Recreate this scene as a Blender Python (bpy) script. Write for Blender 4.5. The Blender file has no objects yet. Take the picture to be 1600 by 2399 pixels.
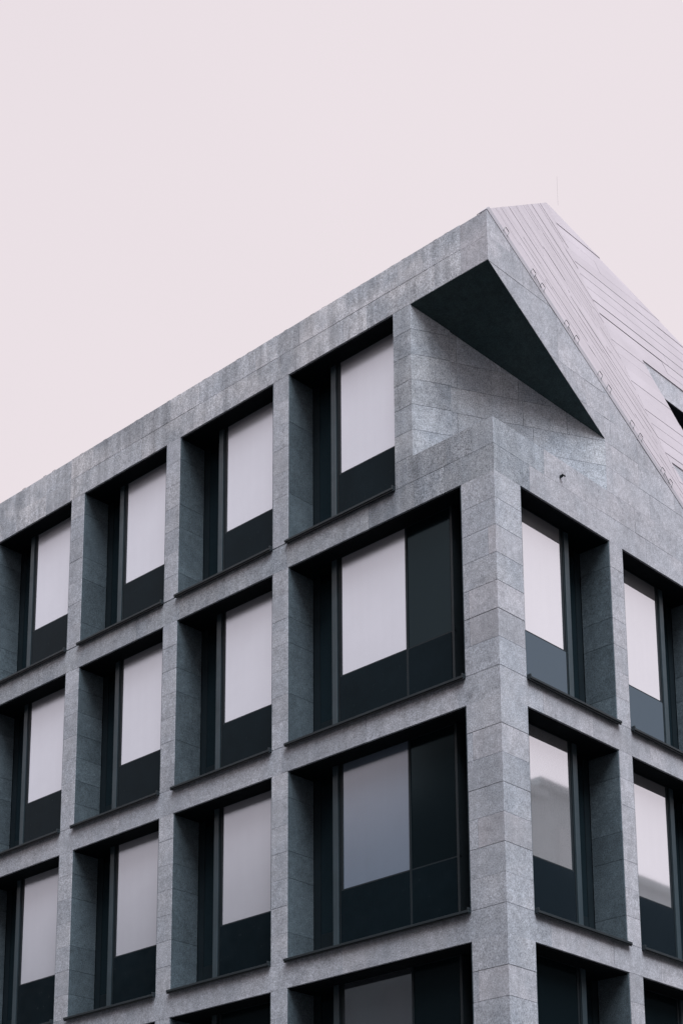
import bpy, bmesh, math, random
from mathutils import Vector, Matrix
random.seed(7)
sc = bpy.context.scene
COL = sc.collection
G = 8.8                       # height of the lowest fully seen lintel line above the pavement
rad = math.radians

# ------------------------------------------------------------------ camera
cam_d = bpy.data.cameras.new('camera')
cam = bpy.data.objects.new('camera', cam_d); COL.objects.link(cam)
cam_d.sensor_fit = 'HORIZONTAL'; cam_d.sensor_width = 36.0
cam_d.lens = 4113.4 / 1600 * 36.0
cam_d.shift_x = 0.0; cam_d.shift_y = (2361.6 - 1199.5) / 1600
cam_d.clip_start = 0.1; cam_d.clip_end = 6000
R_ = Vector((0.7264, 0.6872, -0.0054)); U_ = Vector((0.1702, -0.1723, 0.9702)); F_ = Vector((-0.6659, 0.7057, 0.2421))
m = Matrix(((R_.x, U_.x, -F_.x), (R_.y, U_.y, -F_.y), (R_.z, U_.z, -F_.z))).to_4x4()
m.translation = Vector((14.795, -19.148, -7.098 + G))
cam.matrix_world = m
sc.camera = cam

# ------------------------------------------------------------------ world, sun, exposure
SUN_AZ, SUN_EL = rad(-27), rad(63)       # direction towards the veiled sun, measured from +x
world = bpy.data.worlds.new('World'); sc.world = world; world.use_nodes = True
nt = world.node_tree; nt.nodes.clear()
out = nt.nodes.new('ShaderNodeOutputWorld'); bg = nt.nodes.new('ShaderNodeBackground')
sky = nt.nodes.new('ShaderNodeTexSky'); sky.sky_type = 'NISHITA'; sky.sun_disc = False
sky.sun_elevation = SUN_EL; sky.sun_rotation = rad(90) - SUN_AZ
sky.air_density = 1.0; sky.dust_density = 4.0
hs = nt.nodes.new('ShaderNodeHueSaturation'); hs.inputs['Saturation'].default_value = 0.15
tc = nt.nodes.new('ShaderNodeTexCoord')
nz = nt.nodes.new('ShaderNodeTexNoise'); nz.inputs['Scale'].default_value = 1.6; nz.inputs['Detail'].default_value = 4
cr = nt.nodes.new('ShaderNodeValToRGB')
cr.color_ramp.elements[0].color = (8.3, 7.5, 7.9, 1); cr.color_ramp.elements[0].position = 0.25
cr.color_ramp.elements[1].color = (8.75, 7.95, 8.3, 1); cr.color_ramp.elements[1].position = 0.75
mx = nt.nodes.new('ShaderNodeMix'); mx.data_type = 'RGBA'; mx.inputs[0].default_value = 0.97
L = nt.links.new
L(sky.outputs[0], hs.inputs['Color']); L(tc.outputs['Generated'], nz.inputs['Vector']); L(nz.outputs[0], cr.inputs[0])
L(hs.outputs[0], mx.inputs[6]); L(cr.outputs[0], mx.inputs[7]); L(mx.outputs[2], bg.inputs[0])
bg.inputs[1].default_value = 0.0785
L(bg.outputs[0], out.inputs[0])
sd = bpy.data.lights.new('sun', 'SUN'); sd.energy = 3.9; sd.angle = rad(44); sd.color = (0.92, 0.97, 1.05)
so = bpy.data.objects.new('sun', sd); COL.objects.link(so)
sv = Vector((math.cos(SUN_EL) * math.cos(SUN_AZ), math.cos(SUN_EL) * math.sin(SUN_AZ), math.sin(SUN_EL)))
so.rotation_euler = sv.to_track_quat('Z', 'Y').to_euler(); so.location = sv * 60
sc.view_settings.view_transform = 'Standard'; sc.view_settings.look = 'None'
sc.view_settings.gamma = 1; sc.view_settings.exposure = 0.35; sc.view_settings.use_curve_mapping = False

# ------------------------------------------------------------------ materials
class M:
    def __init__(s, name):
        s.m = bpy.data.materials.new(name); s.m.use_nodes = True
        s.t = s.m.node_tree; s.b = s.t.nodes['Principled BSDF']
        s.co = s.t.nodes.new('ShaderNodeTexCoord').outputs['Object']
    def n(s, typ, **kw):
        x = s.t.nodes.new(typ)
        for k, v in kw.items():
            if k in x.inputs: x.inputs[k].default_value = v
            else: setattr(x, k, v)
        return x
    def l(s, a, b): s.t.links.new(a, b)
    def mapped(s, scale):
        mp = s.n('ShaderNodeMapping'); mp.inputs['Scale'].default_value = scale; s.l(s.co, mp.inputs[0]); return mp.outputs[0]
    def noise(s, vec, scale, detail=3, rough=0.55):
        x = s.n('ShaderNodeTexNoise'); x.inputs['Scale'].default_value = scale
        x.inputs['Detail'].default_value = detail; x.inputs['Roughness'].default_value = rough
        s.l(vec, x.inputs['Vector']); return x.outputs[0]
    def rng(s, v, a, b, c, d):
        x = s.n('ShaderNodeMapRange'); s.l(v, x.inputs[0])
        for i, q in enumerate((a, b, c, d)): x.inputs[i + 1].default_value = q
        return x.outputs[0]
    def mul(s, a, b):
        x = s.n('ShaderNodeMath', operation='MULTIPLY')
        for i, q in enumerate((a, b)):
            if hasattr(q, 'is_output'): s.l(q, x.inputs[i])
            else: x.inputs[i].default_value = q
        return x.outputs[0]
    def mix(s, f, a, b):
        x = s.n('ShaderNodeMix', data_type='RGBA')
        if hasattr(f, 'is_output'): s.l(f, x.inputs[0])
        else: x.inputs[0].default_value = f
        for i, q in ((6, a), (7, b)):
            if hasattr(q, 'is_output'): s.l(q, x.inputs[i])
            else: x.inputs[i].default_value = (*q, 1)
        return x.outputs[2]
    def scale(s, c, v):
        x = s.n('ShaderNodeVectorMath', operation='SCALE')
        if hasattr(c, 'is_output'): s.l(c, x.inputs[0])
        else: x.inputs[0].default_value = c
        s.l(v, x.inputs['Scale']); return x.outputs[0]

def stone(name, base, blue, streak=0.0, speck=1.0):
    a = M(name)
    oi = a.n('ShaderNodeObjectInfo')
    jit = a.n('ShaderNodeVectorMath', operation='ADD')
    of = a.n('ShaderNodeVectorMath', operation='SCALE'); of.inputs[0].default_value = (37, 53, 71)
    a.l(oi.outputs['Random'], of.inputs['Scale']); a.l(a.co, jit.inputs[0]); a.l(of.outputs[0], jit.inputs[1])
    v = jit.outputs[0]
    big = a.noise(v, 1.3, 4, 0.6); mid = a.noise(v, 9, 4, 0.65); fine = a.noise(v, 48, 3, 0.7); salt = a.noise(v, 130, 2, 0.6)
    col = a.mix(a.rng(big, 0.35, 0.68, 0, 1), base, blue)
    # every block has its own tone
    wn = a.n('ShaderNodeTexWhiteNoise', noise_dimensions='1D'); a.l(oi.outputs['Random'], wn.inputs['W'])
    col = a.mix(a.rng(wn.outputs[0], 0.5, 1.0, 0, 0.55), col, blue)
    k = a.mul(a.rng(oi.outputs['Random'], 0, 1, 0.90, 1.08), a.rng(fine, 0.33, 0.67, 1 - 0.30 * speck, 1 + 0.30 * speck))
    k = a.mul(k, a.rng(mid, 0.3, 0.7, 0.83, 1.15)); stn = a.noise(v, 2.7, 6, 0.75); k = a.mul(k, a.rng(stn, 0.56, 0.74, 1.0, 0.70)); k = a.mul(k, a.rng(a.noise(a.co, 0.9, 3, .6), 0.3, 0.7, 0.93, 1.06)); k = a.mul(k, a.rng(salt, 0.3, 0.7, 1 - 0.22 * speck, 1 + 0.22 * speck))
    if streak:
        mp = a.n('ShaderNodeMapping'); mp.inputs['Scale'].default_value = (1, 1, 0.10); a.l(a.co, mp.inputs[0])
        s1 = a.noise(mp.outputs[0], 5.5, 4, 0.65)
        k = a.mul(k, a.rng(s1, 0.36, 0.66, 1 + 0.12 * streak, 1 - 0.34 * streak))
        s2 = a.noise(mp.outputs[0], 11, 2, 0.5)
        k = a.mul(k, a.rng(s2, 0.60, 0.72, 1, 1 + 0.28 * streak))
    a.l(a.scale(col, k), a.b.inputs['Base Color'])
    a.b.inputs['Roughness'].default_value = 0.82; a.b.inputs['Specular IOR Level'].default_value = 0.25
    bp = a.n('ShaderNodeBump'); bp.inputs['Strength'].default_value = 0.35; bp.inputs['Distance'].default_value = 0.004
    a.l(fine, bp.inputs['Height']); a.l(bp.outputs[0], a.b.inputs['Normal'])
    return a.m

STONE = stone('grey_granite', (0.505, 0.515, 0.55), (0.405, 0.43, 0.475), 0.25, 1.3)
STONE_W = stone('weathered_granite', (0.47, 0.485, 0.51), (0.335, 0.365, 0.405), 0.6, 1.5)
STAINED = stone('stained_granite', (0.40, 0.415, 0.44), (0.27, 0.30, 0.34), 0.8, 1.9)
LOGGIA = stone('shaded_loggia_granite', (0.43, 0.445, 0.47), (0.34, 0.37, 0.41), 0.3, 1.5)  # darker copy of the granite, shade of the loggia wall put into the colour
FRIEZE = stone('streaked_granite', (0.66, 0.655, 0.675), (0.42, 0.445, 0.485), 0.95, 1.5)
STONE_R = stone('pale_granite', (0.515, 0.505, 0.535), (0.425, 0.435, 0.47), 0.2, 1.0)
REVEAL_SHADE = stone('shaded_reveal_granite', (0.110, 0.145, 0.166), (0.078, 0.106, 0.124), 0.35, 1.4)  # same granite, with the shade of the reveals painted into its colour

def metal(name, c, rough, var=0.15, spec=0.5, coat=0):
    a = M(name)
    k = a.mul(a.rng(a.noise(a.co, 1.7, 4), 0.3, 0.7, 1 - var, 1 + var), a.rng(a.noise(a.mapped((30, 30, 1.5)), 3, 3), 0.3, 0.7, 1 - var * .5, 1 + var * .5))
    a.l(a.scale(c, k), a.b.inputs['Base Color'])
    a.l(a.rng(a.noise(a.co, 6, 3), 0.3, 0.7, rough - .06, rough + .08), a.b.inputs['Roughness'])
    a.b.inputs['Specular IOR Level'].default_value = spec
    return a.m
FRAME = metal('dark_frame_metal', (0.013, 0.021, 0.026), 0.45, spec=0.2)
JAMB = metal('brushed_jamb_metal', (0.040, 0.063, 0.076), 0.42, spec=0.45)
PANEL = metal('charcoal_panel', (0.007, 0.013, 0.017), 0.2, spec=0.06)
PANEL.node_tree.nodes['Principled BSDF'].inputs['Specular Tint'].default_value = (0.45, 0.8, 1.0, 1)
SILLM = metal('sill_metal', (0.022, 0.030, 0.035), 0.45, spec=0.25)
BLACK = metal('near_black', (0.004, 0.006, 0.008), 0.8, spec=0.1)
SOFF = stone('shaded_soffit_stone', (0.040, 0.062, 0.064), (0.030, 0.052, 0.056), 0.0, 1.0)  # unlit underside of the loggia put into the stone colour
HOOKL = metal('bright_steel_rod', (0.13, 0.125, 0.13), 0.5, spec=0.5)
HOOK = metal('steel_rod', (0.035, 0.04, 0.045), 0.4, spec=0.5)

def blind(name, c, refl, rough, tint=(0.90, 0.93, 1.0)):
    a = M(name)
    wv = a.noise(a.mapped((3, 3, 0.15)), 2.2, 3)
    k = a.mul(a.rng(wv, 0.3, 0.7, 0.985, 1.012), a.rng(a.noise(a.co, 90, 2), 0.3, 0.7, 0.95, 1.05))
    oi = a.n('ShaderNodeObjectInfo'); k = a.mul(k, a.rng(oi.outputs['Random'], 0, 1, 0.90, 1.05)); k = a.mul(k, a.rng(a.noise(a.co, 0.9, 3), 0.3, 0.7, 0.95, 1.04))
    a.l(a.scale(c, k), a.b.inputs['Base Color']); a.b.inputs['Roughness'].default_value = 0.9
    a.b.inputs['Specular IOR Level'].default_value = 0
    gl = a.n('ShaderNodeBsdfGlossy'); gl.inputs['Roughness'].default_value = rough
    bp = a.n('ShaderNodeBump'); bp.inputs['Strength'].default_value = 1.0; bp.inputs['Distance'].default_value = 0.0001
    a.l(a.noise(a.co, 1.4, 2), bp.inputs['Height']); a.l(bp.outputs[0], gl.inputs['Normal'])
    gl.inputs['Color'].default_value = (*tint, 1)
    ms = a.n('ShaderNodeMixShader'); ms.inputs[0].default_value = refl
    a.l(a.b.outputs[0], ms.inputs[1]); a.l(gl.outputs[0], ms.inputs[2])
    a.l(ms.outputs[0], a.t.nodes['Material Output'].inputs[0])
    return a.m
PANE = blind('pane_over_pale_blind', (0.74, 0.745, 0.81), 0.48, 0.24, (0.87, 0.92, 1.0))
PANER = blind('clear_pane_over_pale_blind', (0.74, 0.73, 0.75), 0.68, 0.03, (0.90, 0.92, 0.97))
PANE2 = blind('dimmed_pane_over_blind', (0.20, 0.26, 0.34), 0.26, 0.2)  # darker pane copy, street shade and lost sky reflection put into the colour
PANE3 = blind('clear_coated_pane', (0.05, 0.06, 0.07), 0.45, 0.06)
PANED = blind('dark_pane', (0.006, 0.011, 0.014), 0.03, 0.12, (0.62, 0.86, 0.95))
PANELR = blind('glossy_enamel_panel', (0.003, 0.007, 0.010), 0.165, 0.09, (0.72, 0.97, 1.18))
SIDE = blind('side_pane', (0.012, 0.021, 0.026), 0.045, 0.06, (0.6, 0.85, 0.97))

a = M('roof_metal_sheet')
oi = a.n('ShaderNodeObjectInfo')
k = a.mul(a.rng(oi.outputs['Random'], 0, 1, 0.955, 1.03), a.rng(a.noise(a.co, 1.1, 4), 0.3, 0.7, 0.94, 1.05))
k = a.mul(k, a.rng(a.noise(a.co, 38, 3, .7), 0.3, 0.7, 0.94, 1.06))
a.l(a.scale((0.435, 0.395, 0.42), k), a.b.inputs['Base Color'])
a.b.inputs['Roughness'].default_value = 0.55; a.b.inputs['Specular IOR Level'].default_value = 0.3
ROOF = a.m
ROOFE = metal('roof_seam_dark', (0.05, 0.043, 0.048), 0.8, spec=0.1)
COPE = metal('coping_metal', (0.46, 0.44, 0.47), 0.45, 0.05, spec=0.4)
ASPH = metal('asphalt', (0.05, 0.05, 0.052), 0.9, spec=0.2)
PAVE = metal('paving', (0.20, 0.20, 0.205), 0.85, spec=0.2)
OPP = metal('far_brown_render', (0.11, 0.095, 0.09), 0.85, spec=0.2)
OPP2 = metal('far_grey_render', (0.13, 0.15, 0.155), 0.85, spec=0.2)
WIN = metal('far_window_glass', (0.04, 0.055, 0.06), 0.15, spec=0.6)

# ------------------------------------------------------------------ helpers
def link(name, mesh, mat, parent=None):
    o = bpy.data.objects.new(name, mesh); COL.objects.link(o)
    if mat:
        for q in (mat if isinstance(mat, (list, tuple)) else [mat]): mesh.materials.append(q)
    if parent: o.parent = parent
    return o
def tag(o, label=None, cat=None, group=None, kind=None):
    if label: o['label'] = label
    if cat: o['category'] = cat
    if group: o['group'] = group
    if kind: o['kind'] = kind
    return o
class MB:
    def __init__(s): s.v = []; s.f = []; s.mi = []
    def box(s, x0, x1, y0, y1, z0, z1, mi=0):
        b = len(s.v)
        s.v += [(x, y, z + G) for z in (z0, z1) for x, y in ((x0, y0), (x1, y0), (x1, y1), (x0, y1))]
        for q in ((3, 2, 1, 0), (4, 5, 6, 7), (0, 1, 5, 4), (1, 2, 6, 5), (2, 3, 7, 6), (3, 0, 4, 7)):
            s.f.append([b + i for i in q]); s.mi.append(mi)
        return s
    def prism(s, poly, off, mi=0):
        """poly: list of 3-d points; off: extrusion vector away from the seen face"""
        b = len(s.v); n = len(poly); off = Vector(off)
        s.v += [(p[0], p[1], p[2] + G) for p in poly] + [(p[0] + off.x, p[1] + off.y, p[2] + off.z + G) for p in poly]
        s.f.append(list(range(b, b + n))); s.f.append(list(range(b + 2 * n - 1, b + n - 1, -1)))
        s.mi += [mi, mi]
        for i in range(n):
            j = (i + 1) % n
            s.f.append([b + i, b + n + i, b + n + j, b + j]); s.mi.append(mi)
        return s
    def tube(s, pts, r, n=6, mi=0):
        rings = []
        for i, p in enumerate(pts):
            p = Vector(p); a_ = Vector(pts[max(i - 1, 0)]); c_ = Vector(pts[min(i + 1, len(pts) - 1)])
            d = (c_ - a_).normalized(); u = d.orthogonal().normalized(); w = d.cross(u)
            b = len(s.v); rings.append(b)
            for k_ in range(n):
                q = p + r * (math.cos(2 * math.pi * k_ / n) * u + math.sin(2 * math.pi * k_ / n) * w)
                s.v.append((q.x, q.y, q.z + G))
        for i in range(len(rings) - 1):
            for k_ in range(n):
                j = (k_ + 1) % n
                s.f.append([rings[i] + k_, rings[i] + j, rings[i + 1] + j, rings[i + 1] + k_]); s.mi.append(mi)
        return s
    def build(s, name, mat, parent=None, bevel=0, origin=None):
        me = bpy.data.meshes.new(name); me.from_pydata(s.v, [], s.f)
        if s.mi and max(s.mi) > 0:
            for i, q in enumerate(s.mi): me.polygons[i].material_index = q
        bm = bmesh.new(); bm.from_mesh(me); bmesh.ops.recalc_face_normals(bm, faces=bm.faces)
        if bevel:
            bmesh.ops.bevel(bm, geom=list(bm.edges), offset=bevel, segments=1, affect='EDGES', profile=0.5)
        bm.to_mesh(me); bm.free()
        return link(name, me, mat, parent)
def clip(poly, a_, b_, c_):
    """keep the part of a 2-d polygon where a*u + b*v <= c"""
    outp = []
    for i in range(len(poly)):
        p, q = poly[i], poly[(i + 1) % len(poly)]
        fp, fq = a_ * p[0] + b_ * p[1] - c_, a_ * q[0] + b_ * q[1] - c_
        if fp <= 0: outp.append(p)
        if fp * fq < 0:
            t = fp / (fp - fq); outp.append((p[0] + t * (q[0] - p[0]), p[1] + t * (q[1] - p[1])))
    return outp
def area(p): return abs(sum(p[i][0] * p[(i + 1) % len(p)][1] - p[(i + 1) % len(p)][0] * p[i][1] for i in range(len(p)))) / 2

# ------------------------------------------------------------------ measurements of the building
C = 0.4625                                    # stone course
LV = [11.118, 7.402, 3.700, 0.0, -3.70]       # undersides of the lintel bands
TOP = 12.043
OL = [(-4.466, -0.656), (-7.310, -4.837), (-10.142, -7.683), (-12.998, -10.539), (-15.850, -13.391), (-18.70, -16.24)]
OR = [(0.652, 3.050), (3.414, 5.812), (6.176, 8.574), (8.938, 11.336)]
XE, YE = -19.1, 11.70
J = 0.004
D = 0.60

# ------------------------------------------------------------------ ground
g = MB(); g.v = [(-3000, -3000, 0), (3000, -3000, 0), (3000, 3000, 0), (-3000, 3000, 0)]; g.f = [[0, 1, 2, 3]]
gd = g.build('ground', ASPH); gd['kind'] = 'structure'
p = MB(); p.box(XE - 8, 3.5, -3.5, YE + 8, -G + 0.004, -G + 0.13); q = p.build('pavement', PAVE); q['kind'] = 'structure'

bld = bpy.data.objects.new('stone_building', None); COL.objects.link(bld)
tag(bld, 'grey granite corner building with deep window grid and steep pale metal roof', 'building')

# ------------------------------------------------------------------ structural core (dark joints behind the stones)
w = MB()
for lv in LV:
    if lv > 10: continue
    w.box(XE, -0.05, 0.05, D - .02, lv + .02, lv + C - .02)
    w.box(-D + .02, -0.05, 0.65, YE, lv + .02, lv + C - .02)
w.box(XE, -0.9, 0.05, D - .05, LV[0] + .03, TOP - .02)
piersL = [(-0.656, 0.0)] + [(OL[i + 1][1], OL[i][0]) for i in range(len(OL) - 1)] + [(XE, OL[-1][0])]
for i, (a0, a1) in enumerate(piersL):
    zt = LV[1] if i == 0 else LV[0]
    if i == 1: w.box(a0 + .03, a1 - .03, .03, D - .03, -G, zt)
    else: w.box(a0 + .03, a1 - .03, .03, D - .03, -G, zt)
for b0, b1 in [(OR[i][1], OR[i + 1][0]) for i in range(len(OR) - 1)] + [(OR[-1][1], YE)]:
    w.box(-D + .03, -.03, b0 + .03, b1 - .03, -G, LV[1])
w.build('masonry_core', BLACK, bld)
# closed dark volume of the storeys behind the windows
w = MB(); w.box(XE + .02, -D - .12, D + .12, YE - .02, -G + .14, LV[1] + .4); w.box(XE + .02, -4.2, D + .12, YE - .02, LV[1] + .402, LV[0] + .4)
w.build('interior_block', BLACK, bld)

pier_extra = MB()
def block(name, x0, x1, y0, y1, z0, z1, mat=STONE, jx=J, jy=0.0, outn=(0, 0)):
    e = random.uniform(-.0015, .0015); J = random.choice((.0006, .0010, .0016, .0024, .0034))
    b = MB(); b.box(x0 + jx + (0 if outn[0] <= 0 else 0), x1 - jx + outn[0] * e, y0 + jy + outn[1] * e, y1 - jy, z0 + J, z1 - J)
    return b.build(name, mat, bld, bevel=0.0015)

# piers on the left front
for i, (a0, a1) in enumerate(piersL):
    for k_, lv in enumerate(LV[:4]):
        if i == 0: continue
        lo = lv - 7 * C if k_ < 3 else lv - 7 * C
        for c_ in range(7):
            z0 = lv - (c_ + 1) * C
            if z0 < -2.0 or i > 5:
                pier_extra.box(a0, a1, 0, D, z0 + J, z0 + C - J); continue
            wide = random.random()
            block('pier_stone', a0, a1, 0, D, z0, z0 + C, outn=(0, -1), jx=0)
    pier_extra.box(a0, a1, 0, D, -G + .13, LV[4]) if i else None
# corner pier: whole quoins
for c_ in range(16 + 8 + 8):
    z1 = LV[1] - c_ * C; z0 = z1 - C
    if z0 < -G: break
    if z0 < -3.3: pier_extra.box(-0.656, 0, 0, 0.652, z0 + J, z1 - J); continue
    e = random.uniform(-.002, .002)
    if c_ % 8 == 7: continue                        # lintel course runs through
    r_ = random.random()
    if r_ < 0.35:
        s_ = random.choice((0.10, 0.16, 0.50))
        b = MB(); b.box(-0.656 + 0, -0.656 + s_ - .003, 0 + e, .3, z0 + J, z1 - J); b.build('pier_stone', STONE, bld, bevel=.002)
        b = MB(); b.box(-0.656 + s_ + .003, 0 - e, e, .652, z0 + J, z1 - J); b.build('pier_stone', STONE_R, bld, bevel=.0025)
    else:
        b = MB(); b.box(-0.656, -e, e, .652, z0 + .0018, z1 - .0018); b.build('pier_stone', STONE, bld, bevel=.0015)
# a pier to the left of the loggia, top floor
for c_ in range(7):
    z1 = LV[0] - c_ * C
    poly = [(-2.014, 0), (-1.635, 0), (-1.30, .60), (-2.014, .60)]
    b = MB(); b.prism([(x, y + random.uniform(0, .001), z1 - C + J) for x, y in poly], (0, 0, C - 2 * J)); b.build('pier_stone', STONE_W, bld)
# piers right front
for b0, b1 in [(OR[i][1], OR[i + 1][0]) for i in range(len(OR) - 1)] + [(OR[-1][1], YE)]:
    for lv in LV[1:4]:
        for c_ in range(7):
            z0 = lv - (c_ + 1) * C
            if z0 < -2.0 or b0 > 8: pier_extra.box(-D, 0, b0, b1, z0 + J, z0 + C - J); continue
            block('pier_stone', -D, 0, b0, b1, z0, z0 + C, STONE_R, jx=0, outn=(1, 0))
    pier_extra.box(-D, 0, b0, b1, -G + .13, LV[4])
# reveal slabs with joints of their own, recess shade in their dark colour
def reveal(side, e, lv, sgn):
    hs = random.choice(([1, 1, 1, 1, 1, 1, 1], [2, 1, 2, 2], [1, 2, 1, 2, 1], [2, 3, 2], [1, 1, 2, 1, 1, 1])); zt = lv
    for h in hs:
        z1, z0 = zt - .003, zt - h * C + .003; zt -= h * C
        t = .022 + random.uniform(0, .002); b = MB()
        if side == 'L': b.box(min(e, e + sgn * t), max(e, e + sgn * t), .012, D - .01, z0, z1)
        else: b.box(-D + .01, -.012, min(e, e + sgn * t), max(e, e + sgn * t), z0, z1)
        b.build('reveal_slab', REVEAL_SHADE, bld)
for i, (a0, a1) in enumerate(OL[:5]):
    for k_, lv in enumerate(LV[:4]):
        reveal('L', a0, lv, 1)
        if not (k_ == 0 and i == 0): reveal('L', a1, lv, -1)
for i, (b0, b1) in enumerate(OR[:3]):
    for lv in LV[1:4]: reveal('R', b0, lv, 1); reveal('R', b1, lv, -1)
pe = pier_extra.build('pier_stonework', STONE, bld); pe['kind'] = 'stuff'

# lintel bands (course above every opening)
def lintel_row(lv, x_start, mat):
    x = x_start
    while x > XE:
        ln = random.choice((1.55, 1.9, 2.3, 1.2)); x2 = max(x - ln, XE)
        e = random.uniform(-.0015, .0015)
        b = MB(); b.box(x2 + J * .7, x - J * .7, e, D - .004, lv + .0, lv + C - .002); b.build('lintel_stone', mat, bld, bevel=.002)
        x = x2
def lintel_row_r(lv, y_start, mat):
    y = y_start
    while y < YE:
        ln = random.choice((1.6, 2.0, 2.4, 1.3)); y2 = min(y + ln, YE)
        e = random.uniform(-.0015, .0015)
        b = MB(); b.box(-D + .004, e, y + J * .7, y2 - J * .7, lv, lv + C - .002); b.build('lintel_stone', mat, bld, bevel=.002)
        y = y2
for lv in LV[2:]:
    xs = random.choice((-0.95, -0.80)); ys = random.choice((0.8, 1.05))
    b = MB(); b.prism([(0, 0, lv), (0, ys - .003, lv), (-D, ys - .003, lv), (-D, D, lv), (xs + .003, D, lv), (xs + .003, 0, lv)], (0, 0, C - .002))
    b.build('lintel_stone', STONE, bld)
    lintel_row(lv, xs, STONE); lintel_row_r(lv, ys, STONE_R)
lintel_row(LV[1], -2.6, STONE_W)

# low parapet (two courses) round the corner in front of the loggia
lw = [[(-0.62, -1.0), (-1.0, -1.62), (-1.62, -2.6)], [(-0.42, -0.93), (-0.93, -1.75), (-1.75, -2.02)]]
for r_ in range(2):
    z0 = LV[1] + r_ * C
    lx = lw[r_]; xs = lx[0][0]; ys = (0.9, 1.3)[r_]
    b = MB(); b.prism([(0, 0, z0), (0, ys - .003, z0), (-.35, ys - .003, z0), (-.35, .35, z0), (xs + .003, .35, z0), (xs + .003, 0, z0)], (0, 0, C - .006))
    b.build('parapet_stone', STONE_W, bld)
    for x1, x0 in lx:
        if r_ == 1 and x0 < -2.014: x0 = -2.014
        e = random.uniform(0, .002)
        b = MB(); b.box(x0 + .003, x1 - .003, -e, .35 if r_ else D - .01, z0, z0 + C - .005); b.build('parapet_stone', STAINED, bld, bevel=.002)

# right front above the lintel line: courses clipped by the raking coping and the raking soffit
S1 = (TOP - 8.397) / 6.389            # fall of the coping per metre of y
S2 = (LV[0] - 9.300) / 3.056          # fall of the soffit
YJ = 3.056
def gable_piece(poly, depth, name='gable_stone', mat=None):
    if len(poly) < 3 or area(poly) < .004: return
    e = random.uniform(-.002, .002)
    b = MB(); b.prism([(e, y, z) for y, z in poly], (-depth, 0, 0)); b.build(name, mat or STONE_R, bld)
for r_ in range(0, 11):
    z0 = LV[1] + r_ * C; z1 = z0 + C
    y = 0.0
    if r_ < 2: y = (0.9, 1.3)[r_]
    elif r_ < 8: pass
    first = True
    while y < YE:
        ln = random.choice((1.1, 1.45, 1.8, 0.8))
        if first and r_ >= 8: ln = random.choice((.6, .9))
        y2 = min(y + ln, YE)
        if r_ >= 2 and y < YJ < y2: y2 = YJ + (0.18 if y < YJ - .3 else .18)
        rect = [(y + J * .6, z0 + J * .5), (y2 - J * .6, z0 + J * .5), (y2 - J * .6, z1 - J * .5), (y + J * .6, z1 - J * .5)]
        if first and y == 0: rect[0] = (0, rect[0][1]); rect[3] = (0, rect[3][1])
        top = clip(rect, S1, 1, TOP - .001) if y < 6.39 else rect
        top = clip(top, 0, 1, max(8.397 - .001, 0) if y2 > 6.4 else 99) if top else top
        dep = .35 if r_ < 2 else (.12 if not (first and r_ >= 8) else .55)
        if top:
            if r_ < 2: gable_piece(top, dep)
            else:
                # left of the loggia end: keep what lies above the soffit line
                a_ = clip(clip(top, 1, 0, YJ), -S2, -1, -LV[0])
                b_ = clip(top, -1, 0, -YJ)
                if a_ and b_ and len(a_) > 2 and len(b_) > 2:
                    # merge as two stones meeting on the loggia end line
                    gable_piece(a_, dep, mat=STONE_R); gable_piece(b_, dep, mat=STONE_R)
                elif a_ and len(a_) > 2: gable_piece(a_, dep, mat=(STONE_R))
                elif b_ and len(b_) > 2: gable_piece(b_, dep)
        first = False; y = y2

# top band of the left front, two courses
for r_ in range(2):
    z0 = LV[0] + r_ * C; x = (-.551, -.551)[r_] if r_ == 1 else -.551
    while x > XE:
        x2 = max(x - random.choice((.55, .8, 1.0, 1.25, 1.5)), XE)
        if x > -10.59 > x2: x2 = -10.59
        e = random.uniform(-.002, .002) + (.012 if x <= -10.585 and r_ else 0)
        b = MB(); b.box(x2 + .003, x - .003, e, D, z0 + (.0 if r_ == 0 else .003), z0 + C - .003); b.build('frieze_stone', FRIEZE, bld, bevel=.002)
        x = x2

# ------------------------------------------------------------------ loggia
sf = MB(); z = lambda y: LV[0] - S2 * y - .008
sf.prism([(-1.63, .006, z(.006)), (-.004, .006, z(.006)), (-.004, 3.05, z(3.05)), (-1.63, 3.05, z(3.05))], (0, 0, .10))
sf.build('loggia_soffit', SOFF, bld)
dv = Vector((1.635, 3.056, 0)).normalized(); wl = math.hypot(1.635, 3.056); nv = Vector((3.056, -1.635, 0)).normalized()
for r_ in range(0, 9):
    z0 = 7.402 + C * r_; z1 = z0 + C; u = 0.0
    while u < wl:
        u2 = min(u + random.choice((.8, 1.1, .62, 1.35)), wl)
        if wl - u2 < .25: u2 = wl
        rect = [(u + .003, z0 + .003), (u2 - .003, z0 + .003), (u2 - .003, z1 - .003), (u + .003, z1 - .003)]
        su = S2 * dv.y
        rect = clip(rect, su, 1, LV[0] + .05)
        if rect and len(rect) > 2 and area(rect) > .003:
            e = random.uniform(0, .003)
            b = MB(); b.prism([(-1.635 + dv.x * q[0] - nv.x * e, dv.y * q[0] - nv.y * e, q[1]) for q in rect], -nv * .10)
            b.build('loggia_stone', LOGGIA, bld)
        u = u2
b = MB(); b.prism([(-1.70, .25, 7.86), (-.1, .25, 7.86), (-.1, 3.2, 7.86)], (0, 0, .08)); b.build('loggia_floor', STONE, bld)
b = MB(); b.prism([(-1.60, .62, 7.45), (-.24, 3.06, 7.45), (-.24, 6.3, 7.45), (-4.2, 6.3, 7.45), (-4.2, .75, 7.45), (-1.72, .75, 7.45)], (0, 0, 1.9)); b.build('loggia_core', BLACK, bld)

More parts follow.
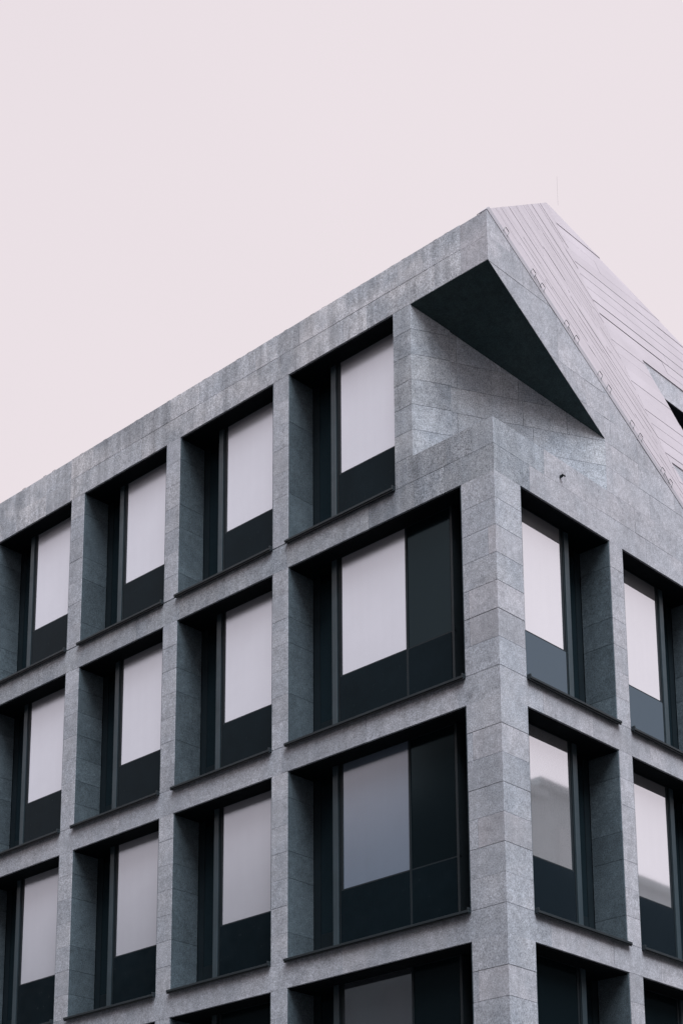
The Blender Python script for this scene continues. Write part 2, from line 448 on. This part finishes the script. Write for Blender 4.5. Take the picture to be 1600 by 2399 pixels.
# ------------------------------------------------------------------ windows
def wbox(name, parent, mat, side, a0, a1, d0, d1, z0, z1, bevel=0.0):
    """side L: a along x, depth along +y. side R: a along y, depth along -x"""
    b = MB()
    if side == 'L': b.box(a0, a1, d0, d1, z0, z1)
    else: b.box(-d1, -d0, a0, a1, z0, z1)
    return b.build(name, mat, parent, bevel=bevel)
PD = .32
def window(side, a0, a1, lv, wide=False, pane=PANE, low=None):
    zb = (lv - 7 * C) if low is None else low
    zt = lv
    s = 1 if side == 'L' else -1
    def A(u0, u1):                       # distances from the jamb side (the deep slot side)
        if side == 'L': return (max(a0 + u0, a0 + .026), min(a0 + u1, a1 - .026))
        return (max(a1 - u1, a0 + .026), min(a1 - u0, a1 - .026))
    W = a1 - a0; end = W - .001 if not wide else 3.346
    T = zb + 1.045
    win = wbox('window', bld, FRAME, side, *A(.834, end - .0), PD + .012, PD + .05, zb + .03, zb + .07)
    wbox('head_shade_plate', win, BLACK, side, *A(.028, W - .028), .035, D + .05, zt - .034, zt - .004)  # added black plate, painting the shade under the lintel
    wbox('bottom_lining', win, BLACK, side, *A(.028, W - .028), PD + .06, D + .05, zb + .012, zb + .03)
    wbox('jamb', win, JAMB, side, *A(.718, .834), PD, D + .02, zb + .03, zt - .035, .004)
    wbox('frame_post', win, FRAME, side, *A(.834, .876), PD + .03, D - .05, zb + .03, zt - .035)
    wbox('frame_post', win, FRAME, side, *A(.876, .888), PD - .0, PD + .09, zb + .03, zt - .035, .002)
    wbox('frame_post', win, BLACK, side, *A(.888, .902), PD + .03, PD + .09, zb + .07, zt - .035)
    wbox('frame_post', win, FRAME, side, *A(.902, .946), PD + .004, PD + .09, zb + .07, zt - .035, .003)
    pe_ = 2.356 if wide else end
    wbox('pane', win, pane, side, *A(.946, pe_), PD + .014, PD + .04, T + .012, zt - .05)
    wbox('transom', win, FRAME, side, *A(.946, end), PD + .008, PD + .06, T - .012, T + .012)
    wbox('panel', win, PANEL if side == 'L' else PANELR, side, *A(.902, pe_), PD, PD + .03, zb + .05, T - .012, .003)
    wbox('head_rail', win, FRAME, side, *A(.834, end), PD + .008, PD + .08, zt - .05, zt - .034)
    if wide:
        wbox('mullion', win, FRAME, side, *A(2.356, 2.397), PD - .002, PD + .07, zb + .04, zt - .035, .003)
        wbox('pane', win, PANED, side, *A(2.397, 3.285), PD + .014, PD + .04, T + .012, zt - .05)
        wbox('panel', win, PANEL, side, *A(2.397, 3.285), PD, PD + .03, zb + .05, T - .012, .003)
        wbox('frame_post', win, FRAME, side, *A(3.285, 3.30), PD + .03, PD + .09, zb + .03, zt - .035)
        wbox('jamb', win, SILLM, side, *A(3.30, 3.346), PD, D + .02, zb + .03, zt - .035, .003)
        wbox('side_pane', win, SIDE, side, *A(3.36, W - .001), D + .01, D + .04, zb + .03, zt - .035)
    wbox('side_pane', win, SIDE, side, *A(.17, .70), D + .015, D + .04, zb + .52, zt - .16)
    for q in ((.0, .17, zb + .03, zt - .034), (.17, .718, zt - .16, zt - .034), (.17, .718, zb + .03, zb + .52)):
        wbox('side_frame', win, FRAME if q[2] < zt - .2 or q[0] < .1 else BLACK, side, *A(q[0] + .001, q[1]), D + .002 + (.01 if q[0] > .1 else 0), D + .05, q[2], q[3])
    # metal sill tray, standing proud of the stone, ends turned up
    sl = MB()
    e0, e1 = A(-.035, W + .005) if side == 'L' else A(.0, W + .0)
    if side == 'L': e0, e1 = a0 - .02, a1 + .0
    else: e0, e1 = a0, a1 + .01
    def add(u0, u1, d0, d1, z0, z1):
        if side == 'L': sl.box(u0, u1, d0, d1, z0, z1)
        else: sl.box(-d1, -d0, u0, u1, z0, z1)
    add(e0, e1, -.075, PD + .02, zb - .030, zb + .010)
    add(e0 + .001, e1 - .001, -.060, -.045, zb - .055, zb - .031)
    uc = e1 - .028 if side == 'L' else e0
    add(uc, uc + .028, -.074, -.004, zb + .011, zb + .045)
    sl.build('sill', SILLM, win, bevel=.003)
    return win

for k_, lv in enumerate(LV[:4]):
    for i, (a0, a1) in enumerate(OL):
        if k_ == 0 and i == 0: a1 = -2.014
        pn = PANE
        if k_ == 2 and i == 0: pn = PANE2
        if k_ == 3: pn = PANE3 if i == 0 else PANED
        window('L', a0, a1, lv, wide=(i == 0 and k_ > 0), pane=pn)
for k_, lv in enumerate(LV[1:4]):
    for i, (b0, b1) in enumerate(OR):
        pn = PANER if k_ < 2 else PANED
        window('R', b0, b1, lv, pane=pn)
# ground floor glazing
for i, (a0, a1) in enumerate(OL): wbox('shop_pane', bld, PANED, 'L', a0, a1, .45, .5, -G + .14, LV[4])
for i, (a0, a1) in enumerate(OR): wbox('shop_pane', bld, PANED, 'R', a0, a1, .45, .5, -G + .14, LV[4])

# ------------------------------------------------------------------ roof
TAN = 1 / math.tan(rad(70)); ZC, YC = 8.397, 6.40
def RX(zz): return -(zz - ZC) * TAN
Apt = Vector((0, 0, TOP)); Cpt = Vector((0, YC, ZC)); ZB = 17.773; Bpt = Vector((RX(ZB), YC + .05, ZB))
E3 = lambda y: ZB - .412 * (y - Bpt.y)
n2 = Vector((math.sin(rad(70)), 0, math.cos(rad(70))))
n1 = (Cpt - Apt).cross(Bpt - Apt).normalized()
if n1.x < 0: n1 = -n1
YR = 14.0
Zr = E3(YR)
Xb = -16.0
rm = MB()
def tri(*pts):
    b = len(rm.v); rm.v += [(q[0], q[1], q[2] + G) for q in pts]; rm.f.append(list(range(b, b + len(pts))))
o1, o2 = n1 * .05, n2 * .05
ridge_end = Vector((RX(Zr), YR, Zr))
tri(Apt - o1 - Vector((.06, 0, 0)), Cpt - o1 - Vector((.06, 0, 0)), Bpt - o1)
bA, bB = Vector((-9, .5, 11.9)), Vector((-9, YR, 11.9))
tri(Apt - o1 - Vector((.06, 0, 0)), Bpt - o1, (-6.0, 3.0, 11.9)); tri((-.06, .1, 11.98), (-6, 3, 11.9), (XE, 3, 11.9), (XE, .1, 11.98))
tri(Bpt - o1, ridge_end - o2, (-9, YR, 11.9), (-9, 3, 11.9), (-6, 3, 11.9))
tri((-9, 3, 11.9), (-9, YR, 11.9), (XE, YR, 11.9), (XE, 3, 11.9))
tri((-.1, YR, 7.4), (RX(Zr), YR, Zr), (-9, YR, 11.9), (XE, YR, 11.9), (XE, YR, 7.4))
roof = rm.build('roof', ROOFE, bld)

# dormer recesses: (y at apex, z top, z bottom of opening, y far side)
DORM = [(7.55, 13.98, 11.75, 9.95), (10.85, 13.98, 11.75, 13.1), (6.48, 10.72, 8.72, 8.9), (9.7, 10.72, 8.72, 12.1)]
LEAN = .21
def hole_edges(zm):
    r_ = []
    for (ya, zt, zb_, yb) in DORM:
        if zb_ < zm < zt: r_.append((ya, zt, yb))
    return sorted(r_)
# backing sheet under the facet in front, with the recesses left open (built as strips)
def facet2(y, zz, lift): return (RX(zz) + n2.x * lift, y, zz + n2.z * lift)
bk = MB()
zr = [8.41] + sorted({q for d_ in DORM for q in (d_[1], d_[2])}) + [ZB]
def strip_cells(z0, z1):
    """y-intervals of roof between two heights: lists of (yl_bottom, yl_top, yr_bottom, yr_top)"""
    zm = (z0 + z1) / 2; hs_ = hole_edges(zm)
    ye = lambda zz: min(YR, Bpt.y + (ZB - zz) / .412)
    segs = []; lb = lt = YC + .01
    for (ya, zt, yb) in hs_:
        eb, et = ya + LEAN * (zt - z0), ya + LEAN * (zt - z1)
        segs.append((lb, lt, eb, et)); lb = lt = yb
    segs.append((lb, lt, ye(z0), ye(z1)))
    return segs
for i in range(len(zr) - 1):
    z0, z1 = zr[i], zr[i + 1]
    for (a0, a1, b0, b1) in strip_cells(z0, z1):
        if b0 > a0: bk.prism([facet2(a0, z0, -.03), facet2(b0, z0, -.03), facet2(max(b1, a1), z1, -.03), facet2(a1, z1, -.03)], tuple(-n2 * .05))
bk.build('roof_backing', ROOFE, roof)
# horizontal sheets of the long facet
z0 = 8.41; row = 0; HR = .366
cuts_z = sorted({q for d_ in DORM for q in (d_[1], d_[2])})
levels = [17.15 + .0 - HR * i for i in range(0, 24)]
levels = sorted([q for q in levels if q > 8.6] + [ZB - .02, 8.41])
new = []
for i in range(len(levels) - 1):
    a_, b_ = levels[i], levels[i + 1]
    cs = [q for q in cuts_z if a_ + .03 < q < b_ - .03]
    pts = [a_] + cs + [b_]
    for j in range(len(pts) - 1): new.append((pts[j], pts[j + 1], j < len(pts) - 2))
for (za, zb_, same) in new:
    gap = 0 if same else random.choice((.010, .018, .026, .034))
    for (a0, a1, b0, b1) in strip_cells(za, zb_):
        y = a0; dy = a1 - a0; first = True; W_ = b0 - a0
        n_ = max(1, round(W_ / 2.2)); cuts = [0] + sorted(min(.94, max(.06, (i + random.uniform(-.33, .33)) / n_)) for i in range(1, n_)) + [1]
        for i in range(n_):
            f0, f1 = cuts[i], cuts[i + 1]
            B0, B1 = a0 + (b0 - a0) * f0, a0 + (b0 - a0) * f1
            T0, T1 = (a1 if i == 0 else B0), (b1 if i == n_ - 1 else B1)
            gy = .004
            if T1 - T0 < .02 and B1 - B0 < .02: continue
            T1 = max(T1, T0 + .01)
            l0 = random.uniform(0, .006); l1 = l0 + random.uniform(-.003, .004)
            pl = [facet2(B0 + gy, za, l0), facet2(B1 - gy, za, l0), facet2(T1 - gy, zb_ - gap, l1), facet2(T0 + gy, zb_ - gap, l1)]
            pb = MB(); pb.prism(pl, tuple(-n2 * .025)); pb.build('roof_sheet', ROOF, roof)
# folded facet towards the corner: long strips parallel to the coping
e1 = (Cpt - Apt).normalized(); h1 = n1.cross(e1).normalized()
if h1.dot(Bpt - Apt) < 0: h1 = -h1
def f1(u, v): return Apt + e1 * u + h1 * v
tA = (0, 0); tC = ((Cpt - Apt).dot(e1), 0); tB = ((Bpt - Apt).dot(e1), (Bpt - Apt).dot(h1))
v = .02; k_ = 0
while v < tB[1] - .02:
    wv_ = random.choice((.13, .17, .22, .19, .28)); v2 = min(v + wv_, tB[1])
    s_ab = lambda vv: tB[0] * vv / tB[1]
    s_cb = lambda vv: tC[0] + (tB[0] - tC[0]) * vv / tB[1]
    gap = random.choice((.001, .0015, .002, .003))
    u0, u1 = min(s_ab(v), s_ab(v2)), max(s_cb(v), s_cb(v2)); cuts = [u0]; q = u0 + random.uniform(.5, 2.0)
    while q < u1 - .4: cuts.append(q); q += random.uniform(.5, 1.7)
    cuts.append(u1)
    for i in range(len(cuts) - 1):
        g2 = gap * random.choice((.3, .5, .8, 1, 1, 2.4, 3.5))
        poly = [(cuts[i] + .002, v), (cuts[i + 1] - .002, v), (cuts[i + 1] - .002, v2 - g2), (cuts[i] + .002, v2 - g2)]
        # clip by AB and CB
        kab = tB[0] / tB[1]; poly = clip(poly, -1, kab, 0)
        kcb = (tB[0] - tC[0]) / tB[1]; poly = clip(poly, 1, -kcb, tC[0] - .004) if poly else poly
        if poly and len(poly) > 2 and area(poly) > .002:
            l0 = random.uniform(-.002, .006)
            pb = MB(); pb.prism([tuple(f1(a_, b_) + n1 * l0) for a_, b_ in poly], tuple(-n1 * .03)); pb.build('roof_sheet', ROOF, roof)
    v = v2; k_ += 1
# raking coping: two metal strips with a groove between them
nE = Vector((0, -e1.z, e1.y)).normalized()
if nE.z < 0: nE = -nE
def rake(name, x0, x1, h0, h1_, mat, u0=0.0, u1=None):
    u1 = tC[0] + 3 if u1 is None else u1
    b = MB(); P = lambda u_, h_, x_: tuple(Apt + e1 * u_ + nE * h_ + Vector((x_, 0, 0)))
    b.prism([P(u0, h0, x0), P(u1, h0, x0), P(u1, h1_, x0), P(u0, h1_, x0)], (x1 - x0, 0, 0)); return b.build(name, mat, roof)
rake('coping', .006, -.16, .002, .045, COPE, 0.0, tC[0])
rake('coping_groove', -.012, -.16, .046, .058, ROOFE, .02, tC[0])
rake('coping', -.006, -.17, .059, .115, COPE, .02, tC[0])
# steel safety anchors, in pairs
def hook(pos, up, along, w_=.105, h_=.115, mat=None, r=.006):
    pos = Vector(pos); b = MB()
    b.tube([pos - along * w_ * .5, pos - along * w_ * .5 + up * h_ * .9, pos - along * w_ * .42 + up * h_, pos + along * w_ * .42 + up * h_, pos + along * w_ * .5 + up * h_ * .9, pos + along * w_ * .5 + up * .015], r, 6)
    return b.build('safety_anchor', mat or HOOK, roof)
for i, u_ in enumerate((.50, 1.30, 1.58, 2.32, 2.63, 3.37, 3.66, 4.42, 4.70, 5.46, 5.72)):
    hook(Apt + e1 * (u_ * 1.0) + nE * .055 + Vector((.012, 0, 0)), nE, e1)
    if i in (1, 3, 9):
        b = MB(); b.tube([Apt + e1 * (u_ + .04) + nE * .11 + Vector((.015, 0, 0)), Apt + e1 * (u_ + .27) + nE * .065 + Vector((.015, 0, 0))], .005); b.build('anchor_strut', HOOK, roof)
for x_ in (-.22, -.92, -1.16, -1.85, -2.11, -2.78, -3.02, -3.71, -3.98, -4.63, -4.91, -5.58, -5.86, -6.51, -6.78, -7.51, -7.78, -8.45, -8.72, -9.40, -9.68, -10.40, -11.3, -11.6, -12.3):
    hook((x_, .10, TOP + .01), Vector((0, 0, 1)), Vector((1, 0, 0)), .10, .085, HOOKL, .005)
# lightning rod
b = MB(); b.tube([(-3.1, 6.4, 17.5), (-3.1, 6.4, 18.2)], .0014); b.build('lightning_rod', HOOK, roof)
# dormers
for (ya, zt, zb_, yb) in DORM:
    xt = RX(zt) - .01; zl = zt - (.50 if zt > 12 else 1.5); yl = ya - .2
    d = MB(); d.box(xt - .25, xt, yl, yb + .05, zl, zt + .02); dm = d.build('dormer', STONE_R, bld)
    def dp(n_, mt, *bx):
        q_ = MB(); q_.box(*bx); return q_.build(n_, mt, dm)
    dp('dormer_pane', PANED, xt - .75, xt - .70, yl, yb + .05, zb_, zl)
    dp('head_shade_plate', BLACK, xt - .70, xt - .012, yl, yb + .05, zl - .03, zl - .003)
    c = MB(); sl_ = zt - zb_
    c.prism([(RX(zt) - .02, ya + .0, zt), (RX(zb_) - .03, ya + LEAN * sl_, zb_), (RX(zb_) - 1.6, ya + LEAN * sl_, zb_), (RX(zt) - .9, ya, zt)], (0, -.06, 0)); c.build('cheek', ROOF, dm)
    c = MB(); c.prism([(RX(zt) - .02, yb, zt), (RX(zb_) - .03, yb, zb_), (RX(zb_) - 1.6, yb, zb_), (RX(zt) - .9, yb, zt)], (0, .06, 0)); c.build('cheek', ROOF, dm)
    dp('dormer_floor', COPE, RX(zb_) - 1.6, RX(zb_) - .03, yl, yb + .05, zb_ - .05, zb_ - .002)
# small dark bracket on the gable stone
b = MB(); b.box(.0, .05, 1.703, 1.743, 7.990, 8.030); b.box(.05, .07, 1.693, 1.783, 8.005, 8.032); b.build('wall_bracket', FRAME, bld, bevel=.006)

# ------------------------------------------------------------------ buildings across the two streets (mirrored in panes; one added, one lengthened for shade)
def far_block(name, label, x0, x1, y0, y1, zt, mat, face, nfl=6):
    e = bpy.data.objects.new(name, None); COL.objects.link(e); tag(e, label, 'building'); e.location = ((x0 + x1) / 2, (y0 + y1) / 2, 0)
    def put(o): o.parent = e; o.matrix_parent_inverse = Matrix.Translation(-e.location); return o
    b = MB(); b.box(x0, x1, y0, y1, -G, zt); put(b.build('wall', mat))
    b = MB(); b.box(x0 - .3, x1 + .3, y0 - .3, y1 + .3, zt + .01, zt + .35); put(b.build('cornice', mat))
    fl = (zt + G - 1) / nfl
    a0, a1 = (y0, y1) if face == 'x' else (x0, x1)
    n_ = int((a1 - a0) / 2.8)
    for i in range(n_):
        for f_ in range(nfl):
            u = a0 + (i + .5) * (a1 - a0) / n_; zz = -G + 1 + f_ * fl
            b = MB()
            if face == 'x': b.box(x0 - .05, x0 + .1, u - .65, u + .65, zz, zz + fl * .6)
            else: b.box(u - .65, u + .65, y1 - .1, y1 + .05, zz, zz + fl * .6)
            put(b.build('window', WIN))
far_block('neighbour_building', 'tall pale block across the side street, mirrored in the middle pane right of the corner', 25, 37, 35.6, 39.2, 19.0, OPP2, 'x', 8)
far_block('neighbour_building', 'lower grey house across the side street, mirrored low in the right edge pane', 25, 36, 39.2, 62, 16.4, OPP2, 'x', 7)
far_block('neighbour_building', 'grey house across the side street with its flat roof just under the tall one', 25, 37, 22, 35.6, 18.5, OPP2, 'x', 8)
far_block('neighbour_building', 'unseen grey block across the side street, added to darken the lower floors', 27, 39, -14, 21.5, 17.5, OPP2, 'x', 8)
far_block('neighbour_building', 'brown rendered house across the front street, mirrored in the lowest wide pane', -26, 24, -42, -28, 19.0, OPP, 'y', 5)
far_block('neighbour_building', 'grey rendered house across the front street beside the brown one', -62, -26, -42, -28, 16.5, OPP2, 'y', 5)
